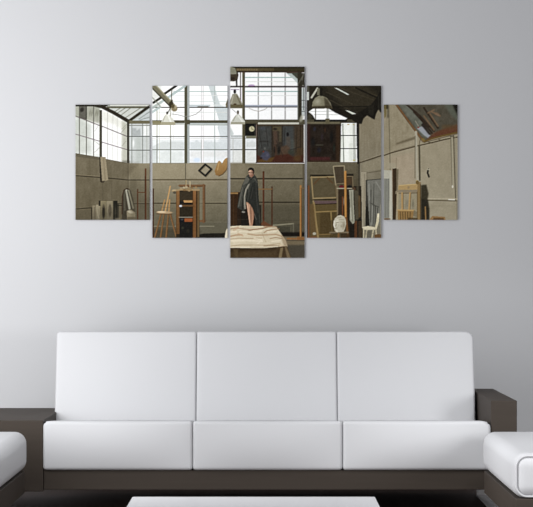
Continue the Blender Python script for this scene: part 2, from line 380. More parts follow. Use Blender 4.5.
    p.line([(172.5, 190.8), (181, 189.6), (199, 190)], 1.7, (150, 125, 85)); p.ell(174.6, 192.6, 1.9, 1.5, (80, 74, 60)); p.ell(174, 190.2, 2.3, .7, (176, 158, 120), .8)
    for x, y, c in ((181, 188.4, (152, 130, 92)), (184, 187.6, (172, 158, 124)), (186.3, 187, (190, 176, 146)), (188.6, 188, (150, 120, 76)), (192, 187.6, (128, 92, 50)), (196, 187.4, (150, 118, 70)), (184.5, 190, (120, 90, 52)), (189, 190.6, (176, 150, 104))): p.ell(x, y, 1.8, 1.2, c, .9, .3, .5)
    p.rect(185.5, 180, 186.6, 188, (160, 138, 96), .95); p.rect(189.4, 181, 190.5, 187, (178, 162, 124), .8); p.rect(183, 189, 192, 191, (128, 100, 60), .7, 1)
    p.rect(183.6, 200.2, 192.5, 202.6, (182, 132, 70)); p.rect(183.6, 202.4, 192.5, 204.2, (20, 18, 16)); p.rect(179.4, 201.5, 184, 203.6, (28, 28, 28)); p.hl(205.8, 179, 193, 1.7, (102, 70, 38)); p.ell(180.6, 206, 1.7, 1.2, (186, 190, 194))
    p.hl(217.2, 179, 192.5, .8, (150, 146, 132), .8); p.rect(184, 218.4, 192.6, 221.8, (160, 74, 26)); p.rect(179.2, 218, 184.4, 222.5, (24, 24, 26)); p.ell(182, 219.5, 1.6, 1.0, (70, 72, 74), .8); p.ell(182.5, 228, 2, 2, (66, 66, 52), .7, 0, .7); p.ell(188, 231, 2.5, 3, (50, 48, 38), .7, 0, .7)
    p.poly([(224.5, 239), (225.8, 231), (227, 228.5), (229, 228), (229, 240)], (212, 202, 178), 1, .4)

    # ------------------------------------------------ tall middle canvas
    p.rect(229, 64, 305.5, 163.5, (253, 254, 253))
    for x, c in ((258.3, (160, 161, 158)), (271.6, (156, 157, 154)), (285.2, (160, 158, 156))): p.vl(x, 72, 121, 1.1, c)
    for y, c, w in ((77.4, (150, 176, 170), .9), (81.7, (220, 224, 216), .7), (91.4, (150, 176, 172), .9), (95.6, (222, 224, 222), .7), (110, (236, 236, 236), .5)): p.hl(y, 245, 298, w, c)
    p.hl(86.7, 244, 303, 1.7, (64, 50, 54)); p.ell(251.5, 85.4, 4, 1.0, (160, 130, 170), .8); p.rect(245, 105, 298, 106.4, (160, 166, 178)); p.hl(107, 245, 298, 1.2, (92, 88, 88))
    p.line([(249, 108.2), (254, 110.4), (259, 111.3), (264, 109.8), (267, 108)], .6, (176, 170, 164))
    p.rect(229, 136.5, 256.5, 163.4, (226, 230, 230)); p.rect(229, 139.5, 242, 148.5, (212, 216, 216), .8, 1); p.rect(246, 142, 256, 147, (204, 208, 205), .8, 1); p.rect(233, 150.5, 256, 163, (222, 224, 220)); p.mottle(230, 138, 256, 163, 5, 2, 2)
    p.poly([(230, 126), (234, 134), (232, 136), (230, 136)], (190, 198, 196), .8, .6)
    p.rect(231, 135.3, 242.2, 137.2, (182, 186, 186)); p.hl(138.3, 231, 256, .6, (150, 152, 148)); p.hl(149.6, 229, 256.4, 1.1, (76, 80, 74)); p.vl(233, 139, 163, .6, (182, 182, 176)); p.hl(163, 229, 256, .8, (150, 148, 134))
    p.rect(242.3, 70, 245.1, 164, (86, 81, 61)); p.vl(242.5, 72, 163, .5, (118, 112, 90)); p.vl(245, 124, 163, .6, (60, 56, 42))
    p.vl(240.4, 72, 105, .9, (74, 64, 52)); p.hl(86.6, 230, 243, 1.6, (56, 46, 42)); p.vl(241.4, 88, 104, .5, (170, 150, 190), .6)
    # three hanging lamps
    p.poly([(229, 66), (237, 69), (238.6, 75), (237.5, 80), (234, 81.5), (229, 81)], (70, 61, 46)); p.poly([(229, 66), (235.5, 69), (236.5, 74), (229, 74.5)], (134, 132, 114)); p.ell(232.5, 78.5, 3.4, 2.2, (44, 35, 26), .8, 0, .6)
    p.line([(236.5, 80), (236.8, 86)], 1.7, (48, 42, 33)); p.ell(232.8, 84, 2.2, 2, (250, 250, 248), .9, 0, .4)
    p.ell(234.8, 91.5, 1.6, 2.6, (34, 31, 24)); p.hl(89.6, 231, 239, .8, (110, 90, 122), .7); p.poly([(232.6, 94), (237, 93.8), (240, 98.5), (242.4, 104), (242.4, 108), (229, 108), (229, 103)], (140, 136, 116)); p.line([(237, 96), (240.5, 104)], 1.3, (104, 98, 80), .8); p.line([(233, 96), (231.5, 103)], 1.4, (172, 168, 150), .8)
    p.poly([(229, 104.6), (242.4, 104.6), (242.6, 108.2), (229, 108.2)], (98, 90, 64)); p.ell(235, 104.2, 1.8, 1.0, (70, 50, 30), .8)
    p.line([(232, 109), (236, 112.5)], .5, (150, 150, 144)); p.ell(237.9, 112.4, 1.3, 2.3, (66, 58, 42)); p.ell(237.9, 112.8, .6, 1.2, (120, 100, 68))
    p.poly([(236.2, 114.6), (239.4, 114.6), (242.6, 118), (245.2, 121.8), (245.4, 124.2), (230.8, 124.2), (231, 121.8), (233.4, 118)], (200, 201, 190)); p.line([(238.5, 116), (242.5, 121.5)], 1.8, (226, 226, 218), .8); p.line([(235.4, 116.5), (233, 121)], 1.1, (158, 156, 140), .8)
    p.poly([(231, 121.9), (245.2, 121.9), (245.6, 124.2), (230.6, 124.2)], (148, 145, 124), .85)
    # roof beam and right-hand post
    p.rect(229, 64, 305.5, 72.4, (52, 47, 33)); p.rect(236, 68.6, 274, 70.8, (126, 108, 74), .9, .8); p.rect(258, 68.4, 305, 71, (70, 62, 40), .7, 1); p.hl(66.9, 229, 305, 1.2, (38, 34, 24)); p.hl(72.2, 240, 303, .7, (98, 62, 58), .8)
    for x in np.arange(237, 262, 2.3): p.vl(x, 68.8, 70.8, .8, (94, 80, 52), .6)
    p.poly([(229, 66), (235, 68), (236.6, 72.5), (229, 73)], (128, 127, 108))
    p.poly([(286, 72.6), (300, 72.6), (300, 84), (297, 80), (292, 75.6)], (72, 74, 62)); p.poly([(286.5, 73.4), (291.5, 73.4), (298, 79.4), (298, 84), (294, 79.6)], (182, 192, 188), .95)
    p.rect(297.6, 72, 301.8, 124, (58, 54, 42)); p.vl(297.9, 84, 122, .8, (140, 144, 138), .8); p.rect(301.8, 73, 305, 87, (62, 58, 48)); p.lines([[(298, 84), (303, 76)], [(302, 80), (303.5, 73.5)]], 1.2, (104, 102, 90), .7); p.ell(303, 85.8, 1, 1, (120, 118, 108))
    p.rect(301.8, 88, 305, 116, (196, 202, 200)); p.lines([[(301.5, 100.4), (305, 100.4)], [(301.5, 107), (305, 107)], [(301.5, 111.6), (305, 111.6)], [(303.5, 88), (303.5, 110)]], .8, (96, 100, 98)); p.hl(86.8, 297, 305, 1.6, (58, 50, 46))
    p.rect(245, 119.6, 305.5, 124.4, (84, 79, 62)); p.rect(258, 122.6, 299, 124.2, (196, 194, 180)); p.ell(301.5, 118.4, 2.5, 5, (170, 168, 152), .8, .3, .6)
    # clock
    p.rect(245.2, 123.4, 256, 136, (27, 27, 24)); p.vl(254.8, 124, 136, .6, (64, 64, 58), .8); p.ell(251.8, 128.9, 3.1, 3.1, (190, 184, 148), 1, 0, .25); p.line([(251.8, 128.9), (251.8, 126.9)], .5, (90, 84, 62)); p.line([(251.8, 128.9), (253.4, 129.6)], .5, (90, 84, 62))
    p.rect(246, 135.8, 256, 138.2, (112, 110, 92))
    # large canvas leaning over the wall (colour areas only)
    p.rect(256.2, 124.4, 303.8, 162.7, (72, 70, 64)); p.rect(257, 125, 303.5, 126, (86, 66, 44)); p.vl(256.8, 124.4, 162.6, 1.3, (70, 48, 32)); p.rect(258.5, 126.5, 271, 150, (80, 85, 84), .9, 2); p.ell(263, 128.5, 4, 2, (84, 92, 104), .7, 0, .6)
    p.mottle(258, 126, 303, 161, 8, 3, 4); p.hl(141.4, 260, 268, 1.6, (52, 52, 50), .7); p.ell(266, 134, 3, 3, (92, 92, 90), .6, 0, .7); p.ell(264.8, 148.4, 1, 1.3, (120, 124, 120), .8)
    p.rect(271.5, 126.2, 282.2, 158, (66, 58, 48)); p.rect(272.5, 126.4, 281.6, 131, (116, 106, 74), .9, 1); p.rect(279, 130, 281.8, 142, (108, 100, 74), .8, 1); p.vl(272, 126, 150, .7, (42, 34, 26)); p.vl(282.3, 126, 146, .8, (44, 36, 28))
    p.ell(275.2, 129, 2.6, 1.6, (44, 36, 32), .9, 0, .5); p.poly([(273, 131), (277, 131), (278, 144), (274, 145)], (106, 82, 66), .9, 1); p.poly([(273.4, 145), (276, 145), (277.5, 156), (275, 157)], (92, 66, 50), .9, .8); p.ell(279, 150, 1.8, 5, (32, 30, 26), .9, .1, .5); p.ell(274.5, 150, .9, 4, (38, 32, 28), .8)
    p.rect(283, 126, 293.5, 150, (84, 92, 94), .8, 2); p.ell(287.7, 134.4, 1.6, 2.6, (28, 26, 28), 1, 0, .4); p.poly([(286, 137), (290, 136.5), (291.5, 148), (286.5, 149)], (104, 96, 86), .8, 1); p.poly([(281, 147), (286, 145), (290, 148), (289, 156), (280, 157)], (110, 82, 60), .8, 1); p.rect(291, 140, 296, 150, (96, 104, 98), .8, 2); p.rect(288, 150, 298, 154, (70, 78, 66), .8, 1)
    p.rect(294.5, 126, 303.4, 161, (92, 72, 50), .8, 2); p.vl(300.5, 126, 162, 1.2, (62, 46, 32), .8); p.rect(297, 148, 303, 158, (104, 74, 40), .6, 2)
    p.poly([(257, 155), (262, 157.5), (272, 158), (276, 155.5), (288, 154), (294, 157), (303, 155), (303.5, 162.4), (257, 162.4)], (96, 42, 26), .95, 1); p.poly([(258, 160), (266, 158.5), (275, 157), (271, 162.3), (258, 162.3)], (134, 92, 30), .9, 1); p.rect(294, 156, 301, 161, (120, 84, 36), .8, 2)
    p.poly([(260, 157), (262.5, 153), (265.5, 150.5), (269, 152.5), (270.5, 157), (267, 161), (263.5, 160)], (86, 92, 120), .9, 1); p.ell(267.5, 155, 1.8, 2.4, (112, 112, 136), .8, 0, .6); p.ell(263.5, 151.6, .9, .9, (168, 56, 34)); p.ell(261, 158, 1.8, 1.4, (38, 30, 30), .9, 0, .6)
    p.rect(256.2, 124.8, 303.8, 162.6, (44, 38, 32), .34); p.lines([[(259, 130), (262, 148)], [(266, 128), (268, 146)], [(285, 128), (284, 146)], [(297, 128), (296, 152)], [(276, 140), (283, 156)], [(290, 150), (300, 147)]], .8, (40, 36, 32), .5)
    p.hl(162.5, 256, 304, .8, (60, 36, 26))
    # wall
    p.rect(229, 163.4, 305.5, 260, (116, 108, 88), 1, 0, ((265, 165), (265, 235), (88, 82, 64)))
    p.rect(229, 163.4, 246, 179, (128, 119, 97), .8, 3); p.mottle(231, 164, 304, 232, 4, 4, 4)
    p.hl(178.7, 229, 303, 1.4, (58, 52, 39)); p.hl(180.2, 258, 303, .8, (124, 116, 96), .5); p.hl(202.3, 258, 300, 1.5, (60, 54, 41)); p.hl(203.8, 260, 300, .7, (110, 102, 84), .5); p.rect(302.6, 164, 305.5, 240, (88, 80, 62), .7)
    p.hl(220.3, 279, 300, .6, (66, 60, 48), .8); p.rect(258, 205, 303, 240, (82, 77, 62), .6, 3)
    p.rect(272, 223.5, 294.5, 233.4, (86, 82, 66)); p.line([(272, 225.4), (293.4, 223.6), (293.4, 233)], 1.2, (132, 127, 106)); p.rect(274, 226.5, 290, 232.5, (70, 67, 54), .9); p.rect(292, 224, 301, 232.5, (70, 66, 54), .5, 1)
    p.rect(275, 232.2, 305.5, 236.8, (28, 24, 19), 1, 1); p.rect(282, 236.6, 305.5, 246, (112, 100, 78), 1, 1); p.rect(282, 245, 305.5, 260, (78, 72, 60), 1, 1.5); p.hl(240.6, 285, 305, .8, (70, 58, 44), .7)
    # easels
    p.vl(263.5, 172, 226, 1.8, (86, 47, 28)); p.vl(263.0, 172, 226, .6, (116, 66, 40), .8); p.vl(272.0, 187, 226, 1.4, (82, 50, 31)); p.hl(189.1, 257, 272, 1.0, (132, 96, 52)); p.poly([(258, 225.5), (264, 221), (268, 223.5), (273, 226.5)], (116, 66, 36), .9, .8)
    p.vl(300.7, 186, 239, 1.9, (176, 116, 50)); p.vl(301.5, 188, 239, .6, (110, 68, 28)); p.line([(287.5, 238.6), (304, 238.8)], 1.7, (152, 98, 46)); p.poly([(297, 236.6), (304, 237), (304, 240), (297, 240)], (146, 92, 42)); p.hl(188.2, 301, 305, .8, (130, 96, 56))
    # low cabinet and dark doorway behind the figure
    p.rect(229, 192, 240.5, 227, (60, 40, 23)); p.hl(193.2, 229, 240, 1.6, (148, 108, 54)); p.vl(233.5, 196, 226, .8, (80, 54, 28), .8); p.rect(237.5, 205, 261, 227, (34, 29, 24), 1, 1); p.rect(238, 192.5, 241, 226, (46, 34, 24)); p.ell(243.4, 212, 2, 1, (138, 134, 124), .9, .1); p.hl(219.4, 238, 248, .7, (62, 54, 44), .8)
    # the wrapped figure standing on the table
    T = lambda l: [(227 + x / 9.054, 162 + y / 9.054) for x, y in l]
    p.poly(T([(172, 355), (235, 390), (250, 470), (240, 520), (228, 600), (212, 600), (196, 520), (188, 450)]), (150, 106, 78))
    p.poly([(246.2, 201), (250.6, 204), (250.2, 211), (250.7, 219), (251, 228), (249.8, 228), (248.7, 219), (247.3, 210)], (182, 134, 101)); p.poly([(251, 204), (254, 206.5), (254.6, 213), (253.4, 219), (252.3, 227), (251, 227), (251.4, 217), (251, 211)], (172, 120, 88)); p.line([(250.7, 205), (250.9, 213), (251, 222)], .7, (112, 72, 52), .9); p.line([(247.4, 204), (248.8, 213), (250, 224)], .6, (226, 184, 150), .8); p.poly([(253.6, 206), (255, 208), (255, 216), (253.4, 219)], (98, 64, 48), .8, .6)
    p.poly([(249.4, 226.5), (251.8, 226.5), (252.2, 229), (251, 230.6), (249.6, 230.4), (249, 228.6)], (210, 166, 128)); p.line([(249.4, 230.8), (252, 230.6)], .6, (110, 74, 48), .8)
    p.poly(T([(196, 112), (242, 108), (262, 130), (276, 160), (282, 220), (286, 300), (292, 380), (300, 520), (298, 580), (262, 590), (254, 500), (240, 430), (212, 390), (190, 368), (168, 360), (164, 425), (150, 446), (92, 412), (104, 340), (122, 262), (136, 212), (156, 168), (176, 128)]), (60, 61, 55))
    p.poly(T([(176, 128), (205, 150), (190, 190), (140, 215), (156, 168)]), (98, 97, 87), .85, .8); p.poly(T([(136, 212), (170, 205), (150, 300), (130, 400), (98, 408), (110, 320)]), (76, 76, 68), .8, .8)
    p.line(T([(198, 205), (172, 250), (158, 310), (160, 385), (164, 420)]), 1.5, (142, 138, 124), .9); p.line(T([(206, 195), (190, 240), (172, 330)]), .9, (106, 104, 94), .8); p.line(T([(140, 230), (122, 320), (104, 405)]), .7, (104, 102, 92), .8)
    p.line(T([(160, 240), (144, 330), (138, 430)]), 1.0, (40, 41, 36), .9); p.line(T([(185, 250), (176, 350)]), 1.0, (36, 37, 33), .9); p.poly(T([(230, 190), (276, 165), (290, 400), (298, 570), (262, 585), (250, 470), (215, 385), (190, 362), (210, 260)]), (44, 45, 41), .85, .8)
    p.line(T([(262, 180), (266, 300), (280, 460)]), .8, (66, 66, 60), .8); p.line(T([(236, 230), (215, 330)]), .8, (62, 62, 56), .8); p.line(T([(218, 150), (250, 150), (272, 185)]), 1.2, (84, 83, 75), .8); p.line(T([(196, 140), (214, 160), (240, 140)]), .9, (42, 42, 38), .9); p.line(T([(290, 420), (298, 560)]), .6, (74, 72, 62), .7)
    p.line(T([(250, 470), (258, 500), (266, 520)]), .6, (104, 100, 90), .8)
    p.poly(T([(204, 100), (238, 100), (242, 122), (222, 142), (204, 130)]), (146, 102, 78))                                                       # neck and face
    p.ell(250.8, 172.3, 2.7, 4.0, (186, 142, 114), 1, .05, .3); p.poly(T([(222, 70), (246, 74), (242, 120), (222, 132)]), (128, 88, 68), .8, .6); p.line(T([(197, 96), (211, 96)]), .6, (70, 48, 40), .9); p.line(T([(222, 97), (236, 97)]), .6, (60, 40, 34), .9); p.line(T([(214, 96), (211, 108), (216, 110)]), .5, (150, 104, 82), .9); p.line(T([(206, 119), (221, 119)]), .6, (136, 74, 62), .9); p.line(T([(198, 84), (212, 82)]), .5, (222, 182, 152), .8)
    p.poly(T([(190, 82), (192, 62), (208, 50), (228, 50), (244, 64), (248, 84), (244, 108), (238, 108), (238, 88), (226, 74), (206, 72), (196, 80)]), (30, 27, 26), 1, .3)
    # table with a crumpled cloth
    p.poly([(229, 226.3), (240, 225.6), (258, 226), (276, 226.4), (280.6, 233), (285.6, 240.4), (287.6, 246.6), (284, 248), (229, 248.8)], (206, 193, 164), 1, .4)
    p.mottle(231, 227, 284, 247, 7, 4, 2)
    p.poly([(229, 247.6), (262, 248.4), (287, 246), (291.5, 258.5), (229, 258.5)], (74, 58, 38)); p.poly([(229, 248.8), (276, 248), (274, 252), (229, 252)], (58, 44, 28), .8, 1); p.poly([(233, 249), (238, 249), (238, 258), (236, 258)], (92, 75, 50), .8, 1)
    p.poly([(280.4, 248), (283.2, 247.4), (281.6, 258), (278.4, 258)], (126, 108, 76), .95, .6); p.poly([(284.6, 247), (286.6, 246.6), (290.8, 258), (287, 258)], (116, 98, 70), .95, .6); p.poly([(240, 251), (277, 250), (276, 258), (240, 258)], (88, 70, 46), .6, 2)
    for pts, w, c, al in (([(230, 229), (236, 228), (244, 229), (250, 229.6), (258, 229), (264, 228), (268, 226.6)], 1.4, (152, 112, 78), .8), ([(252, 229.8), (262, 228.6), (272, 226)], 1.2, (132, 90, 58), .8), ([(264, 226.4), (270, 226.8), (277, 227.2)], 1.2, (160, 118, 78), .9), ([(264, 232.6), (267, 230.6), (272, 229.6), (279, 228.8)], 1.3, (156, 116, 78), .9), ([(230, 236.4), (236, 235), (242, 234.8)], 1.8, (170, 128, 88), .9), ([(238, 233.4), (243, 236)], 1.6, (196, 158, 118), .9), ([(248, 234), (256, 235.2), (264, 235), (276, 234.4), (282, 236.4)], 1.7, (168, 130, 90), .9), ([(270, 238.6), (276, 237.4), (282, 238.6)], 1.1, (148, 110, 74), .9), ([(230, 239), (240, 238.2), (252, 238.4), (262, 238)], .9, (150, 118, 84), .8), ([(231, 246), (240, 245), (254, 245), (266, 245.2), (280, 243.6)], 1.0, (156, 128, 92), .8), ([(264, 246), (274, 245.4), (284, 246.2)], .9, (138, 106, 72), .9), ([(234, 230), (238, 227.4)], 2.4, (190, 150, 112), .8), ([(262, 233), (264, 238), (266, 242)], .9, (166, 140, 104), .7)):
        p.line(pts, w * .85, c, al * .72)
    for pts, w in (([(232, 241), (246, 240.2), (262, 241.4)], 1.8), ([(240, 231.4), (254, 232.2), (262, 230.8)], 1.6), ([(268, 232), (276, 231.4)], 1.7), ([(254, 238), (262, 240), (258, 243.4)], 1.4), ([(231, 247.4), (250, 247.2)], 1.0), ([(230, 232), (236, 231.6)], 1.8), ([(272, 241.4), (280, 240.6)], 1.6)): p.line(pts, w, (230, 219, 194), .6)
    p.ell(280.6, 245, 2.6, 1.6, (206, 186, 150), .9, .2, .5); p.ell(249.8, 230.4, 3, .8, (96, 66, 44), .5, 0, .8); p.poly([(281, 234), (286, 240), (287.6, 246.6), (284, 246), (282, 240)], (150, 128, 96), .7, 1)

    # ------------------------------------------------ fourth canvas: dark roof, big lamp, stretchers, plaster head, chair
    p.rect(305.5, 82, 383, 125, (42, 38, 29)); p.poly([(324, 86), (366, 86), (381, 96), (381, 106), (345, 108)], (58, 52, 39), .8, 3)
    for a, b in (((326, 92), (352, 104)), ((340, 88), (374, 100)), ((330, 100), (350, 110)), ((354, 88), (380, 97))): p.line([a, b], 1.0, (70, 63, 48), .6)
    p.poly([(321, 101), (331, 104), (360, 118), (360, 124), (345, 120), (325, 109)], (32, 28, 22), 1, 1); p.line([(328, 107), (372, 106.4)], 1.0, (28, 25, 19), .9); p.line([(356, 88), (380, 99)], 1.6, (28, 25, 19), .9)
    p.poly([(334, 87.6), (337.4, 88.2), (349.4, 94.6), (347.4, 94.8)], (196, 200, 190)); p.poly([(345, 110), (349, 110.8), (356.4, 114), (352, 114.2)], (200, 204, 192)); p.rect(306, 92, 309, 100, (190, 194, 188)); p.vl(309.6, 88, 107, 1.2, (52, 48, 38)); p.rect(306, 86, 309, 92, (84, 82, 70), .8)
    p.poly([(308.6, 111.8), (313, 108.6), (327.6, 108), (335, 112.6), (347.4, 118.4), (345, 119.6), (315.4, 119.6), (312.6, 115)], (252, 253, 251)); p.lines([[(310, 111.4), (333, 111.2)], [(314, 114.6), (338, 114.8)]], .6, (140, 142, 136), .7); p.vl(315.6, 108, 120, .8, (70, 68, 58)); p.rect(326.6, 108, 328.8, 119.4, (150, 152, 146), .8)
    p.line([(317.4, 88.4), (311.6, 97.4)], 1.9, (176, 175, 160)); p.rect(317, 88.6, 319.8, 95, (108, 106, 88), .9)
    p.poly([(311.8, 107.2), (312.6, 102), (315, 98), (319, 95.6), (322, 95.6), (327, 98), (330.6, 103), (332.6, 108.6), (325, 107.6), (316, 107.2)], (120, 116, 96)); p.ell(317.5, 101.6, 4.2, 4.6, (156, 153, 134), .85, .3, .8); p.poly([(324, 97), (328, 100), (332, 108), (325, 107)], (70, 64, 49), .9, 1); p.poly([(312, 106.2), (331, 105.6), (333, 109), (326, 108.6), (312, 108.8)], (62, 55, 40), .85, .6); p.rect(320, 88, 322.4, 96, (32, 30, 23), 1, .5)
    p.rect(306, 119.6, 360, 124.6, (74, 69, 53)); p.rect(314, 119.4, 347, 121.8, (30, 28, 22)); p.rect(306, 121.8, 340, 123.8, (104, 98, 78), .9, .6); p.rect(325.4, 118.4, 329.6, 123.4, (92, 86, 64)); p.ell(310, 117, 3, 5, (70, 66, 52), .8, 0, .6)
    p.rect(305.5, 124.3, 340.8, 162, (40, 32, 25)); p.mottle(308, 126, 336, 160, 7, 3, 4); p.rect(306, 124.3, 310, 162, (58, 34, 30), .8, 1.5); p.rect(336, 125, 340.6, 162, (58, 42, 28), .9, 1); p.ell(314.5, 129, 2, 3, (48, 50, 62), .8, 0, .7); p.ell(322, 137, 2, 5, (52, 44, 48), .7, 0, .7); p.ell(331.5, 137, 2.4, 8, (24, 24, 22), .8, 0, .6); p.ell(313, 142, 3, 6, (26, 26, 26), .8, 0, .7); p.hl(145, 316, 323, 1.0, (76, 74, 62), .7); p.rect(310, 157, 330, 160.6, (82, 38, 38), .7, 1); p.ell(325, 130, 1.4, 3.4, (66, 46, 32), .8, 0, .7); p.ell(319, 150, 3, 4, (36, 36, 46), .7, 0, .7); p.ell(334, 148, 1.5, 6, (42, 52, 44), .6, 0, .7); p.rect(306, 160.6, 340.6, 162, (58, 40, 28))
    # tall window at the end
    p.poly([(341.2, 123), (356.4, 123), (357.2, 162), (340.2, 162)], (226, 229, 220)); p.rect(345, 124, 350, 161, (238, 240, 234), .8, 1.5); p.poly([(352.6, 123), (355.4, 123), (356, 162), (353.4, 162)], (176, 178, 170), .9); p.rect(349, 143, 353, 161, (212, 216, 206), .7, 1)
    p.line([(342.8, 124), (343.8, 162)], .9, (108, 114, 104)); p.line([(341, 136), (340.4, 162)], .7, (140, 142, 134)); p.hl(135.5, 340.6, 357, 1.0, (58, 64, 58)); p.hl(148.6, 340.4, 357, 1.0, (58, 64, 58)); p.ell(348.3, 124.5, 1.3, .6, (180, 156, 80)); p.ell(353.6, 124.5, 1, .5, (180, 156, 80)); p.ell(354, 160.2, 1.1, .9, (190, 170, 84))
    # walls
    p.poly([(358, 118), (383, 106), (383, 242), (359, 242)], (130, 121, 100), 1, 0, ((365, 120), (372, 225), (112, 107, 92))); p.mottle(359, 118, 383, 200, 6, 1.4, 14); p.mottle(359, 118, 383, 200, 4, 4, 5)
    p.poly([(383, 84), (383, 113), (380, 112), (378.6, 109), (376, 114), (374.6, 119.6), (372.4, 118.6), (367, 115.4), (363.4, 118.6), (361.6, 124), (357.5, 123.6), (352, 120), (360, 112), (371, 105), (377, 97)], (31, 28, 22), 1, .6); p.poly([(368, 107), (374, 103), (373.5, 116), (369, 113)], (42, 39, 31), .9, 1); p.vl(378.6, 96, 110, .8, (52, 50, 42), .7)
    p.line([(359.6, 162.6), (370, 159.4), (383, 155)], 1.3, (76, 66, 50)); p.line([(361, 161.4), (383, 153.6)], .6, (150, 140, 118), .6); p.line([(361.5, 175.6), (364, 173.4), (383, 170.4)], .9, (98, 90, 72), .9); p.poly([(362, 163.5), (383, 157), (383, 169), (363, 172)], (140, 132, 110), .6, 1)
    p.rect(305.5, 162, 359.4, 242, (98, 91, 73), 1, 0, ((330, 162), (330, 200), (74, 66, 48))); p.mottle(307, 162, 358, 178, 4, 2, 2)
    p.rect(357.2, 120, 359.2, 164, (36, 33, 27)); p.vl(359.2, 163, 240, 1.1, (48, 43, 34))
    # stretchers and rack
    p.rect(310, 174.6, 336, 177, (40, 34, 24)); p.poly([(310.8, 176.4), (334, 176), (336.4, 201), (313.6, 202)], (78, 69, 49)); p.poly([(313, 178.6), (333.6, 178), (335, 196.6), (314.6, 197.6)], (86, 77, 56)); p.lines([[(311.4, 176.8), (313.4, 202)], [(311, 177.4), (334, 176.8)], [(313.4, 198.4), (336.6, 197.6)]], 1.5, (136, 117, 78)); p.line([(334.4, 178), (336.4, 198)], .8, (104, 88, 60)); p.lines([[(314, 184), (319, 178.6)], [(327.4, 177.8), (332.6, 183)]], 1.6, (92, 68, 40))
    p.line([(313, 199.8), (337, 199)], 1.0, (36, 30, 22))
    p.poly([(333.2, 166.2), (344.2, 165.7), (345, 184), (335.8, 185)], (72, 62, 48)); p.line([(345, 184.6), (344.2, 165.8), (333.3, 166.3), (335.8, 185)], 1.0, (144, 134, 108)); p.line([(334.8, 184), (345, 183.2)], .7, (128, 116, 90), .9)
    p.poly([(312, 203), (337.4, 202), (337.6, 238.5), (316.6, 239)], (92, 76, 43)); p.rect(314, 200.8, 337, 203.8, (94, 76, 74)); p.line([(315, 204.4), (337, 203.6)], .9, (52, 40, 28)); p.poly([(320, 213), (336, 212.6), (336, 234), (320, 235)], (78, 63, 36), .9, 1)
    p.line([(313.8, 203), (315.4, 218), (318.2, 238)], 2.0, (138, 114, 66)); p.line([(316, 212), (337, 211)], 1.1, (138, 112, 62)); p.line([(331, 212), (331.4, 220)], 1.3, (136, 112, 62)); p.line([(331.6, 220), (332, 237)], .8, (104, 84, 48)); p.line([(318, 234.6), (333, 234)], .9, (124, 98, 54)); p.poly([(309.6, 204), (314, 204), (316.6, 238), (310.4, 238)], (104, 80, 44), .8, .6)
    p.vl(308.6, 186, 239, 1.6, (124, 68, 30)); p.rect(306, 184, 308, 239, (58, 50, 36), .7); p.ell(314.4, 233.6, 2, 1.6, (160, 156, 138)); p.line([(306, 238), (316, 237)], 1.4, (120, 74, 36))
    p.line([(336.6, 185), (337.6, 216)], 1.2, (110, 98, 74)); p.rect(337.8, 189, 346, 216, (58, 46, 33)); p.vl(342.6, 197, 216, 1.2, (120, 64, 30)); p.rect(337.2, 186.6, 338.2, 214, (120, 106, 80), .8); p.ell(344, 201, 1.0, 6, (132, 116, 100), .8, .05, .6)
    p.rect(346.5, 186, 363, 239, (44, 38, 29)); p.rect(346, 175.6, 353, 186, (66, 56, 42)); p.line([(346.6, 176.4), (352.4, 176.2), (353, 187)], .8, (124, 108, 80), .9); p.rect(346.5, 178, 351.6, 184, (84, 62, 40), .7, 1); p.rect(346.4, 173.8, 353.4, 176, (40, 35, 27))
    p.ell(341.6, 186.6, 3, 1.6, (112, 28, 34)); p.ell(349.4, 186.6, 2.4, 1.5, (24, 24, 24)); p.hl(188.4, 337, 352, .9, (156, 147, 126)); p.ell(354, 189, 2.6, 2.6, (96, 72, 52), .8, 0, .6)
    p.poly([(349, 190), (353.6, 189.6), (353.6, 200), (354.8, 222.6), (352.6, 224), (349.8, 220), (350, 204)], (142, 141, 124)); p.line([(351.4, 192), (352.4, 221)], .8, (108, 106, 92), .9); p.line([(350.4, 208), (351.4, 219)], .8, (178, 176, 160), .8); p.poly([(354, 190), (358, 191), (358.6, 220), (355.4, 222)], (78, 73, 58)); p.poly([(358, 195), (360.6, 196), (360.6, 217), (358.6, 218)], (96, 76, 48), .9, .6); p.rect(355, 219.4, 362, 220.4, (20, 19, 17)); p.rect(354.4, 221, 357, 238, (92, 56, 30)); p.rect(350, 224, 354, 239, (34, 29, 23)); p.rect(358.4, 221, 362, 239, (64, 52, 36)); p.rect(356.6, 164, 358.8, 200, (82, 76, 60), .7)
    p.line([(345.3, 171.8), (345.4, 196), (345.8, 218)], 2.2, (190, 125, 46)); p.line([(346.3, 173), (346.8, 218)], .6, (124, 78, 30)); p.line([(346.2, 218), (348, 239)], 2.2, (120, 76, 36))
    # plaster head on a stand
    p.line([(330, 232.6), (348, 232.4)], 1.7, (112, 100, 78)); p.line([(331, 233.8), (347, 233.6)], .7, (52, 42, 28)); p.vl(338.6, 234, 240, 2, (128, 84, 40)); p.rect(341, 234, 350, 240, (60, 46, 28), .8); p.rect(330, 234.5, 337, 240, (72, 58, 34), .7)
    p.poly([(333.8, 221), (334.8, 218.4), (337.6, 215.8), (340.6, 215), (344, 216.4), (345.8, 219.6), (346.2, 224), (345, 228.6), (343.6, 231.8), (337, 232.2), (335.6, 230.6), (334.6, 230.4), (334.2, 226.4), (333.4, 225.2), (334, 223)], (176, 170, 151), 1, .3)
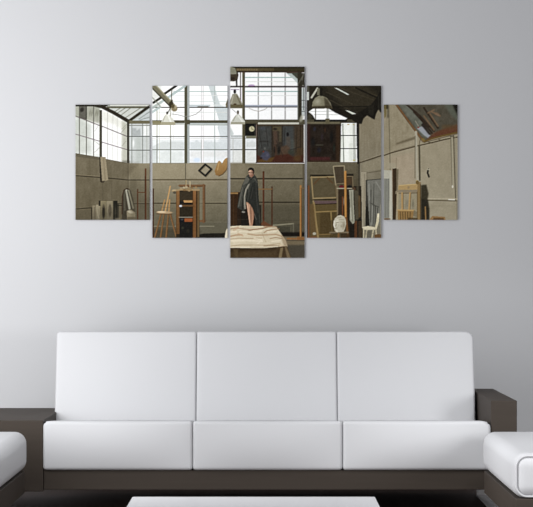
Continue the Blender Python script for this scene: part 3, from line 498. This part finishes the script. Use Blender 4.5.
    p.ell(337, 222, 2.6, 5.6, (202, 196, 178), .8, .15, .8); p.line([(334.2, 221), (333.8, 225), (334.8, 228)], .9, (226, 222, 208), .9); p.ell(343.6, 225.5, 2.4, 5.4, (132, 124, 104), .8, .1, .8); p.lines([[(336, 222.8), (338.4, 222.4)], [(335, 228.2), (337, 228)], [(336.4, 224), (335.8, 226.4)]], .7, (120, 112, 94), .9); p.lines([[(337, 218), (341, 217.4)], [(339, 219.6), (344, 219.4)], [(341, 222), (344.6, 222.6)]], .7, (144, 137, 118), .8); p.ell(341.2, 226, .9, 1.6, (150, 143, 124)); p.ell(336.5, 231, 1.6, 1.0, (208, 200, 180), .8)
    # white plank, grey board, cream chair
    p.poly([(361, 172), (366.4, 172), (366, 200), (364.2, 228), (362, 228), (361.6, 200)], (148, 140, 120)); p.line([(364.8, 174), (363.8, 226)], .7, (118, 110, 92), .9); p.poly([(365.8, 180), (368, 180), (370, 228), (365.4, 228)], (38, 36, 30))
    p.poly([(366.6, 180), (383, 178.6), (383, 222), (376, 226), (369.6, 226)], (110, 109, 100)); p.line([(366.8, 206), (366.8, 180.2), (383, 178.8)], .9, (74, 72, 64)); p.mottle(368, 181, 381, 224, 8, 2, 6); p.lines([[(370.6, 203), (375, 205.6), (378.6, 207)], [(371, 190), (370.6, 222)], [(374, 184), (373, 226)], [(377.6, 208), (377, 222)]], .8, (66, 65, 58), .8); p.lines([[(372.5, 206), (372, 224)], [(369, 184), (369.6, 200)], [(376, 182), (381, 190)]], 1.0, (138, 137, 128), .7); p.vl(375.3, 206, 226, 1.2, (70, 69, 62), .8); p.rect(371, 226, 383, 240, (110, 104, 88), .8, 1)
    p.poly([(377.4, 213.6), (379.4, 213.4), (379, 221), (376.8, 229), (374.6, 229), (376.4, 221)], (196, 187, 156)); p.ell(378.2, 215.4, 1.2, 2.2, (222, 214, 186), .8); p.poly([(362.4, 227), (368, 226), (377, 227.6), (376.6, 229.6), (363, 229.8)], (200, 191, 164)); p.lines([[(363.6, 229), (363.6, 238.6)], [(367, 229.6), (365.8, 238.6)], [(373.4, 229.6), (371.8, 238.6)], [(375.8, 229), (376.4, 236)]], 1.3, (178, 168, 140)); p.lines([[(364, 234), (366.4, 234)], [(372.5, 233.4), (376, 233)]], .6, (120, 110, 88), .8); p.rect(366.8, 231, 371, 238, (88, 84, 72), .7, 1); p.poly([(374.4, 234.6), (383, 233.6), (383, 240), (374.4, 240)], (108, 73, 37)); p.vl(380.6, 205, 234, 1, (134, 130, 116), .8)

    # ------------------------------------------------ rightmost canvas: plaster wall, slanting canvas, bench
    p.rect(383, 102, 460, 224, (150, 140, 117), 1, 0, ((390, 110), (440, 200), (152, 144, 122))); p.poly([(383, 102), (412, 102), (412, 140), (383, 156)], (138, 129, 106), .7, 4); p.poly([(391, 157), (415, 152), (415, 184), (392, 186)], (163, 148, 126), .6, 3); p.mottle(384, 104, 458, 220, 5, 4, 6); p.mottle(384, 104, 412, 150, 4, 1.2, 16)
    p.poly([(396, 143), (416, 136), (416, 139), (396, 145)], (100, 90, 70), .8, 1.2)
    p.rect(383, 104, 388, 109, (46, 42, 26), 1, 1); p.poly([(384, 105), (386.6, 105), (386, 117), (384.2, 118)], (112, 98, 52), .9, .6); p.rect(387, 105, 389, 118, (66, 62, 48), .6, 1)
    p.line([(388.8, 106), (390, 160), (390.2, 170)], .9, (104, 97, 78), .9); p.line([(396.4, 158), (396, 186)], .7, (122, 112, 90), .7)
    p.line([(383, 155.8), (392, 152.6), (404, 149.4), (416, 146.2), (432, 142.6), (445, 139.4), (460, 136.6)], 1.2, (78, 66, 48)); p.line([(394, 151), (416, 145)], .7, (120, 110, 90), .8); p.lines([[(424, 142.6), (445, 137), (460, 133)], [(428, 141.8), (432, 143.2)], [(438, 139), (442, 140.6)]], .9, (86, 76, 58), .8)
    p.poly([(396, 103), (460, 103), (460, 132.4), (450, 134.4), (440, 136.8), (432, 139), (424, 142), (418.6, 134.6), (407, 119)], (84, 79, 66))
    p.poly([(398, 103), (408, 103), (430, 131), (426, 139), (420, 134)], (102, 105, 94), .85, 2); p.mottle(402, 104, 458, 136, 9, 3, 3)
    p.lines([[(406, 104), (420, 116), (434, 131)], [(414, 112), (428, 127)], [(424, 108), (438, 128)], [(420, 118), (432, 133)]], 2.0, (54, 42, 32), .85); p.lines([[(424, 116), (434, 130)], [(430, 114), (438, 126)], [(432, 112), (440, 116)], [(428, 113), (434, 110)]], 1.6, (122, 96, 70), .75); p.ell(437, 114, 4.6, 1.9, (124, 98, 74), .8, .5, .7); p.poly([(444, 104), (454, 104), (459, 114), (459, 122), (450, 114)], (92, 98, 86), .7, 2); p.poly([(452, 103), (460, 103), (460, 120), (455, 110)], (28, 26, 20), .95, 1.5)
    p.poly([(434, 133), (446, 128), (460, 124), (460, 131.5), (440, 136.5), (426, 140)], (112, 60, 34), .85, 1.5); p.rect(442, 125, 457, 129, (98, 74, 44), .6, 2); p.poly([(417, 128.5), (421.4, 126.4), (424, 127.6), (428, 133.6), (430.6, 135.4), (428, 138), (423, 134.4)], (152, 155, 160), .95, .6); p.poly([(421, 125), (423, 122.6), (426, 127), (431, 134.6), (429, 135)], (44, 34, 30), .8, .8); p.ell(418.4, 127.4, 1.0, .9, (150, 52, 40)); p.line([(415.4, 121), (418.4, 126)], .8, (152, 146, 130), .8)
    p.line([(396.4, 104.4), (407, 119), (418.6, 134.6), (423.8, 141.4)], 1.5, (126, 82, 40)); p.line([(423.8, 141.6), (432, 138.6), (441, 136.2), (460, 131.8)], 1.6, (112, 84, 34)); p.ell(423.4, 139.6, 2.6, 2, (134, 110, 48), .8, .6, .6); p.line([(395.6, 105), (422.6, 142)], .5, (70, 48, 26), .8)
    # pipes, hook, rail
    p.line([(419.3, 146), (419.8, 180)], 1.7, (80, 74, 57)); p.line([(416, 132), (416.4, 160), (417.6, 181)], 2.4, (166, 160, 141)); p.line([(415.2, 136), (415, 178)], .7, (102, 94, 75), .9); p.ell(417.4, 182.4, 1.8, 2.4, (122, 96, 46)); p.ell(416.8, 180.6, .7, .7, (190, 160, 80)); p.line([(418.8, 147), (420.4, 138)], .7, (86, 78, 60), .9)
    p.line([(450.8, 136), (452.2, 186)], .8, (110, 103, 84)); p.line([(452, 136), (453, 186)], 1.5, (158, 151, 129)); p.line([(453.6, 135.6), (455.6, 200)], 1.0, (90, 83, 66)); p.line([(455, 136), (457, 198)], .9, (140, 133, 112), .8); p.ell(452.6, 186.6, .9, 1.7, (208, 204, 188)); p.rect(450, 135.6, 454, 137, (86, 78, 62), .7)
    p.ell(428.3, 169.4, 1.4, 1.9, (178, 171, 150)); p.line([(428, 170.6), (427.6, 173), (429, 176.8)], 1.7, (32, 29, 25)); p.ell(428.4, 168.6, .7, .7, (86, 78, 62))
    p.line([(428, 198.6), (448, 198.4), (460, 199.2)], .9, (176, 166, 142)); p.line([(427, 200.2), (460, 201)], 1.1, (98, 88, 68)); p.line([(448.6, 199.5), (454.6, 199.7)], .9, (220, 216, 202)); p.rect(456.4, 201, 460, 222, (124, 117, 98), .8, .6); p.hl(206, 430, 455, .5, (134, 126, 104), .6)
    # white door leaf, dark frame
    p.poly([(383, 170), (385.4, 170.2), (392, 170.4), (392.6, 222), (383, 222)], (172, 169, 153)); p.poly([(383, 178.6), (389.6, 178.6), (389.2, 218), (383, 218)], (130, 130, 120)); p.lines([[(386, 179), (385.6, 217)], [(388.4, 179), (388, 217)]], .8, (106, 105, 95), .8); p.line([(390.6, 172), (390.4, 220)], 1.4, (186, 183, 168), .8); p.rect(387, 163, 396, 168.6, (154, 146, 124), .8, .8); p.ell(387, 219, 4, 1.2, (92, 66, 40), .7)
    p.poly([(392.4, 168.6), (396.6, 168.2), (396.4, 222), (392.6, 222)], (62, 49, 34)); p.line([(392.8, 170), (393, 206)], .8, (96, 68, 44), .9); p.poly([(396.6, 169), (398.6, 169), (397.4, 196), (396.4, 196)], (96, 88, 68), .8, .6)
    # bench, slatted chair back, box
    p.poly([(421, 185), (426.4, 184.6), (428.6, 194), (427.6, 199), (429.4, 208), (429.4, 222), (420.6, 222)], (62, 57, 43), 1, 1); p.poly([(421.6, 199), (428, 200), (429, 222), (421.6, 222)], (46, 43, 34), .9, 1)
    p.rect(397, 192, 418, 222, (146, 137, 113)); p.ell(407, 204, 3, 6, (120, 116, 100), .6, 0, .7); p.ell(413, 204, 1.6, 6, (104, 100, 84), .7, 0, .7)
    p.poly([(398.6, 185), (418.8, 183.6), (418.8, 190.4), (398, 190.6)], (176, 143, 84)); p.line([(399, 185.4), (418.6, 184)], .7, (204, 172, 110), .9); p.ell(408.6, 187.4, 1.4, 1.6, (140, 118, 82), .8); p.poly([(395.4, 191.4), (398, 189.8), (417.4, 189.6), (417.6, 192.8), (397, 193.4), (395.6, 194)], (134, 122, 100)); p.line([(397, 193.4), (417.4, 193)], .6, (86, 74, 54), .9)
    p.line([(397.8, 193), (396.6, 222)], 1.8, (160, 146, 116)); p.lines([[(402, 193), (402.2, 210)], [(410, 193), (409, 210)]], 1.6, (182, 142, 80)); p.lines([[(403.2, 193), (403.2, 210)], [(411, 193), (410, 210)]], .6, (106, 84, 50), .9)
    p.poly([(417.4, 182), (420.8, 182), (420.6, 222), (417.2, 222)], (140, 111, 63)); p.vl(420.4, 184, 222, .7, (84, 64, 36)); p.vl(417.2, 192, 222, .6, (96, 76, 46), .9); p.ell(417.4, 182.6, 1.8, 2.2, (116, 92, 46), .9)
    p.poly([(397.6, 209.4), (414, 209.8), (413.6, 214), (412, 222), (398, 222)], (150, 113, 58)); p.line([(397.6, 210), (414, 210.4)], 1.3, (190, 150, 84)); p.lines([[(400.2 + 2.5 * k, 212), (400.8 + 2.3 * k, 222)] for k in range(5)], .8, (92, 68, 34), .9); p.rect(408, 217.8, 417.6, 222, (74, 58, 34), .8, .6); p.poly([(413.8, 210), (417, 212), (416.6, 217), (413.2, 216)], (112, 103, 82), .8)
    p.line([(425.3, 207), (425.8, 222)], 1.2, (152, 112, 56)); p.poly([(429.6, 219), (432.4, 216), (445, 216.8), (446, 222), (429.6, 222)], (154, 114, 62)); p.poly([(433.6, 217.6), (443.6, 218), (444, 222), (432, 222)], (96, 66, 34), .9, .5)
    a = p.a.reshape(PH * 2, SS // 2, PW * 2, SS // 2, 3).mean((1, 3))
    # the printer's tone curve: deep blacks, muted browns, crisp edges
    L = a.mean(-1, keepdims=True)
    ch = a.max(-1, keepdims=True) - a.min(-1, keepdims=True)
    a = L + (a - L) * np.where(ch > 34, (34 + (ch - 34) * .62) / np.maximum(ch, 1), 1)
    a = a * np.where(L < 105, .74 + .26 * L / 105, 1)
    b = a
    for ax in (0, 1):
        b = (np.roll(b, 1, ax) + np.roll(b, -1, ax) + b + np.roll(b, 2, ax) + np.roll(b, -2, ax)) / 5
    g = np.random.RandomState(3).normal(0, 1, a.shape[:2])
    g = (g + np.roll(g, 1, 0) + np.roll(g, 1, 1) + np.roll(np.roll(g, 1, 0), 1, 1)) / 2
    return np.clip(a + .55 * (a - b) + 3.0 * g[..., None], 3, 255)


def LIGHTS():
    area('added_left_light', (-3.0, -1.7, 1.5), (-2.6, WALL_Y, 1.4), 3.6, 3.2, 202)  # added unseen area light shaping the wall's left-to-right falloff; daylight is assumed

    def fill_spot(x, y, target, power, ang):  # unseen spot added overhead as fill for sofa ends and ottoman tops
        l = bpy.data.lights.new('fill_spot', 'SPOT'); l.energy = power; l.spot_size = R(ang); l.spot_blend = 1; l.shadow_soft_size = .35
        o = bpy.data.objects.new('fill_spot', l); C.objects.link(o); o.location = (x, y, 2.75)
        o.rotation_euler = (Vector(target) - o.location).to_track_quat('-Z', 'Y').to_euler()

    fill_spot(1.5, -2.1, (1.35, -.25, .3), 225, 58)
    fill_spot(-1.0, -2.1, (-1.35, -.6, .3), 110, 56)
    lamp = area('fill_light', (-1.9, -1.9, 1.15), (1.3, -.75, .34), .5, .5, 7)  # added out-of-view fill for the right ottoman's left side
    lamp.data.spread = R(48)
    area('fill_light', (2.2, -3.2, 1.0), (-1.2, -.7, .3), .7, .7, 56)  # added out-of-view fill for the left ottoman's inner side


# ---------------------------------------------------------------- the room
WALL_Y = 1.15


def structure(name, bm, m):
    o = obj(name, bm, m, None, False); o['kind'] = 'structure'; return o


structure('wall_back', box(-3.6, 3.6, WALL_Y, WALL_Y + .12, 0, 2.9, 0), M_WALL)
structure('floor', box(-3.6, 3.6, -4.2, WALL_Y + .12, -.1, 0, 0), M_FLOOR)
structure('baseboard_back', box(-3.6, 3.6, WALL_Y - .015, WALL_Y, 0, .08, .003), M_WALL)

# ---------------------------------------------------------------- the five canvases of the wall picture
PIC = paint_studio()
FRONT = WALL_Y - .011


def ink(px, py):
    u = np.clip((np.asarray(px) - PX0) * 2 - .5, 0, PW * 2 - 1.001); v = np.clip((np.asarray(py) - PY0) * 2 - .5, 0, PH * 2 - 1.001)
    a, b = u.astype(int), v.astype(int); fu, fv = (u - a)[..., None], (v - b)[..., None]
    c = PIC[b, a] * (1 - fu) * (1 - fv) + PIC[b, a + 1] * fu * (1 - fv) + PIC[b + 1, a] * (1 - fu) * fv + PIC[b + 1, a + 1] * fu * fv
    s = c / 255.0
    return np.where(s <= .04045, s / 12.92, ((s + .055) / 1.055) ** 2.4)


def canvas_panel(x0, y0, x1, y1, tone, label):
    mid = at((x0 + x1) / 2, y1, FRONT)
    t = thing('canvas_panel', label, 'wall picture', (mid.x, WALL_Y, mid.z), 'five canvas panels of one wall picture')
    nx, ny = int(round((x1 - x0) * 2)), int(round((y1 - y0) * 2))
    X = np.linspace(x0, x1, nx + 1); Y = np.linspace(y0, y1, ny + 1)
    gx, gy = np.meshgrid(X, Y)
    d = (FRONT - CAM_Y) / F_PX
    co = np.stack([(gx - CX) * d - mid.x, np.full(gx.shape, FRONT - WALL_Y), EYE - (gy - CY) * d - mid.z], -1).reshape(-1, 3)
    col = ink(gx, gy).reshape(-1, 3)
    idx = np.arange((nx + 1) * (ny + 1)).reshape(ny + 1, nx + 1)
    q = np.stack([idx[1:, :-1], idx[1:, 1:], idx[:-1, 1:], idx[:-1, :-1]], -1).reshape(-1, 4)
    # the canvas is wrapped round the edges: the rim colours run on down the sides
    rim = np.concatenate([idx[0, :-1], idx[:-1, -1], idx[-1, :0:-1], idx[:0:-1, 0]])
    back = co[rim].copy(); back[:, 1] = -.002
    base = len(co); n = len(rim)
    k = np.arange(n); k2 = (k + 1) % n
    sides = np.stack([rim[k], rim[k2], base + k2, base + k], -1)
    co = np.concatenate([co, back]); col = np.concatenate([col, col[rim]])
    me = bpy.data.meshes.new('printed_canvas')
    me.from_pydata(co.tolist(), [], np.concatenate([q, sides]).tolist())
    at_ = me.color_attributes.new('ink', 'FLOAT_COLOR', 'POINT')
    rgba = np.ones((len(co), 4), np.float32); rgba[:, :3] = np.clip(col * tone, 0, .97)
    at_.data.foreach_set('color', rgba.ravel())
    me.update()
    link('printed_canvas', me, M_PRINT, t, False)
    w, h = (x1 - x0) * d, (y1 - y0) * d
    bm = bmesh.new()
    for a, b, c, e in ((-w / 2, -w / 2 + .035, 0, h), (w / 2 - .035, w / 2, 0, h), (-w / 2 + .035, w / 2 - .035, 0, .035), (-w / 2 + .035, w / 2 - .035, h - .035, h)):
        box(a + .001, b - .001, FRONT - WALL_Y + .002, -.0005, c + .001, e - .001, .001, 1, bm)
    obj('stretcher_frame', bm, M_PINE, t, False)
    return t


canvas_panel(75.5, 104.7, 149.6, 219.8, TONE[0], 'small leftmost canvas print showing a glazed studio corner and stacked canvases')
canvas_panel(152.4, 85.8, 227.4, 237.8, TONE[1], 'medium canvas print showing a tripod stool and wooden shelf under a bright window')
canvas_panel(230.3, 66.8, 304.6, 257.8, TONE[2], 'tallest central canvas print showing a person in a dark wrap standing on a clothed table')
canvas_panel(307.0, 85.8, 381.2, 237.8, TONE[3], 'medium canvas print showing a plaster head, stretchers and a dark roof with a big lamp')
canvas_panel(384.0, 104.7, 457.6, 219.8, TONE[4], 'small rightmost canvas print showing a pale plaster wall with a slanting painting')

# ---------------------------------------------------------------- the sofa
sofa = thing('sofa', 'long white leather three-seat sofa on a dark brown wooden base against the wall', 'sofa', (0, .4, 0))
O = Vector((0, .4, 0))


def part(name, bm, m, parent, origin=O, smooth=True):
    for v in bm.verts: v.co -= origin
    return obj(name, bm, m, parent, smooth)


part('base', box(-1.047, 1.053, .006, .86, .12, .212, .003), M_WOOD, sofa, O, False)
part('back_panel', box(-1.047, 1.053, .80, .86, .213, .70, .004), M_WOOD, sofa, O, False)
al = part('armrest', box(-1.42, -1.049, 0, .75, .112, .447, .004), M_WOOD, sofa, O, False); al['label'] = 'low broad armrest'
ar = part('armrest', box(1.055, 1.177, 0, .84, .112, .54, .004), M_WOOD, sofa, O, False); ar['label'] = 'narrow taller armrest'
SEAT_TILT = math.atan2(.045, .55)
for x0, x1, cr in ((-1.049, -.3475, {-1: .026}), (-.3465, .3565, {}), (.3575, 1.053, {1: .036})):
    bm = cushion(x1 - x0, .60, .233, .016, (0, .018, .003), 14, cr)
    bm.transform(Matrix.Translation((0, .30, 0)))
    for v in bm.verts:                                              # the top falls towards the back, the bottom lies flat on the base
        v.co.z -= .045 * max(0, v.co.y) / .55 * (v.co.z / .233)
    bm.transform(Matrix.Translation(((x0 + x1) / 2, -.012, .213)))
    part('seat_cushion', bm, M_LEATHER, sofa)
BACK = at(266, 333, .62).z
for px0, px1, cr in ((54.6, 195.9, {-1: .016}), (196.2, 337.2, {}), (337.5, 475.4, {1: .04})):
    x0, x1 = at(px0, 400, .5).x, at(px1, 400, .5).x
    bm = cushion(x1 - x0, .17, .505, .012, (0, .006, .0), 14, cr)
    bm.transform(Matrix.Translation((0, .085, 0)))
    bm.transform(Matrix.Rotation(-R(12), 4, 'X'))
    bm.transform(Matrix.Translation(((x0 + x1) / 2, .478, BACK - .479 - .004)))
    part('back_cushion', bm, M_LEATHER, sofa)


def sled(x0, x1):
    bm = box(x0, x1, .05, .70, .0005, .010, .002, 2)
    box(x0, x1, .672, .70, .010, .113, .002, 2, bm); box(x1 - .022, x1, .05, .078, .010, .113, .002, 2, bm)
    f = part('foot', bm, M_CHROME, sofa, O, False); f['label'] = 'brushed steel sled foot'


sled(1.072, 1.132)
sled(-1.385, -1.325)


# ---------------------------------------------------------------- the two ottomans in front of it
def ottoman(x0, x1, inset, label):
    y0, y1 = -1.2, -.2
    c = Vector(((x0 + x1) / 2, (y0 + y1) / 2, 0))
    t = thing('ottoman', label, 'ottoman', c, 'white cushioned ottomans in front of the sofa')
    w = x1 - x0
    bm = cushion(w, y1 - y0, .182, .052, (.006, .004, .004)); bm.transform(Matrix.Translation((0, 0, .234)))
    cu = obj('cushion', bm, M_LEATHER, t)
    for y in (-.5 + .012, .5 - .012):
        obj('piping', tube_loop(round_rect(w - .02, .162, .046, y, .244), .0045), M_LEATHER, cu)
    obj('base', box(-w / 2 + inset, w / 2 - inset, -.493, .493, .132, .235, .003), M_WOOD, t, False)
    for sx in (-1, 1):
        for y in (-.36, .36):
            X = sx * (w / 2 - .2)
            l = obj('leg', box(X - .03, X + .03, y - .03, y + .03, .0005, .132, .003), M_CHROME, t, False); l['label'] = 'brushed steel leg'
    return t


ottoman(.988, 1.76, .008, 'white cushioned ottoman with dark base at the narrow tall armrest, cut by the picture edge')
ottoman(-1.86, -1.094, .012, 'white cushioned ottoman with dark base at the low broad armrest, cut by the picture edge')

# ---------------------------------------------------------------- coffee table in front
ty = -1.62
tl, tr = at(132.2, 496.6, ty), at(375.2, 496.6, ty)
tz = tl.z
tab = thing('coffee_table', 'low white glossy coffee table at the bottom edge before the sofa', 'coffee table', ((tl.x + tr.x) / 2, ty - .33, 0))
W2 = (tr.x - tl.x) / 2
obj('table_top', box(-W2, W2, -.33, .33, tz - .035, tz, .005), M_LACQUER, tab, False)
for sx in (-1, 1):
    for sy in (-1, 1):
        obj('leg', box(sx * (W2 - .06) - .025, sx * (W2 - .06) + .025, sy * .27 - .025, sy * .27 + .025, .0005, tz - .035, .003), M_LACQUER, tab, False)


# ---------------------------------------------------------------- light: unseen area light added on the left (assumed daylight), added fills, even world ambient
def area(name, loc, target, sx, sy, power, col=(1, 1, 1)):
    l = bpy.data.lights.new(name, 'AREA'); l.shape = 'RECTANGLE'; l.size = sx; l.size_y = sy; l.energy = power; l.color = col
    o = bpy.data.objects.new(name, l); C.objects.link(o); o.location = loc
    o.rotation_euler = (Vector(target) - Vector(loc)).to_track_quat('-Z', 'Y').to_euler()
    return o


LIGHTS()
w = bpy.data.worlds.new('ambient_fill'); bpy.context.scene.world = w; w.use_nodes = True  # even ambient light added from all directions as fill
w.node_tree.nodes['Background'].inputs[0].default_value = (.96, .97, 1.0, 1); w.node_tree.nodes['Background'].inputs[1].default_value = WORLD

# ---------------------------------------------------------------- camera
cam = bpy.data.cameras.new('camera'); co = bpy.data.objects.new('camera', cam); C.objects.link(co)
co.location = (0, CAM_Y, EYE); co.rotation_euler = (R(90), 0, 0)
cam.sensor_width = 36; cam.lens = 36 * F_PX / 533; cam.shift_y = (CY - 253.5) / 533; cam.clip_end = 60
sc = bpy.context.scene; sc.camera = co
sc.view_settings.view_transform = 'Standard'; sc.view_settings.look = 'None'; sc.view_settings.gamma = 1; sc.view_settings.use_curve_mapping = False
sc.view_settings.exposure = 0
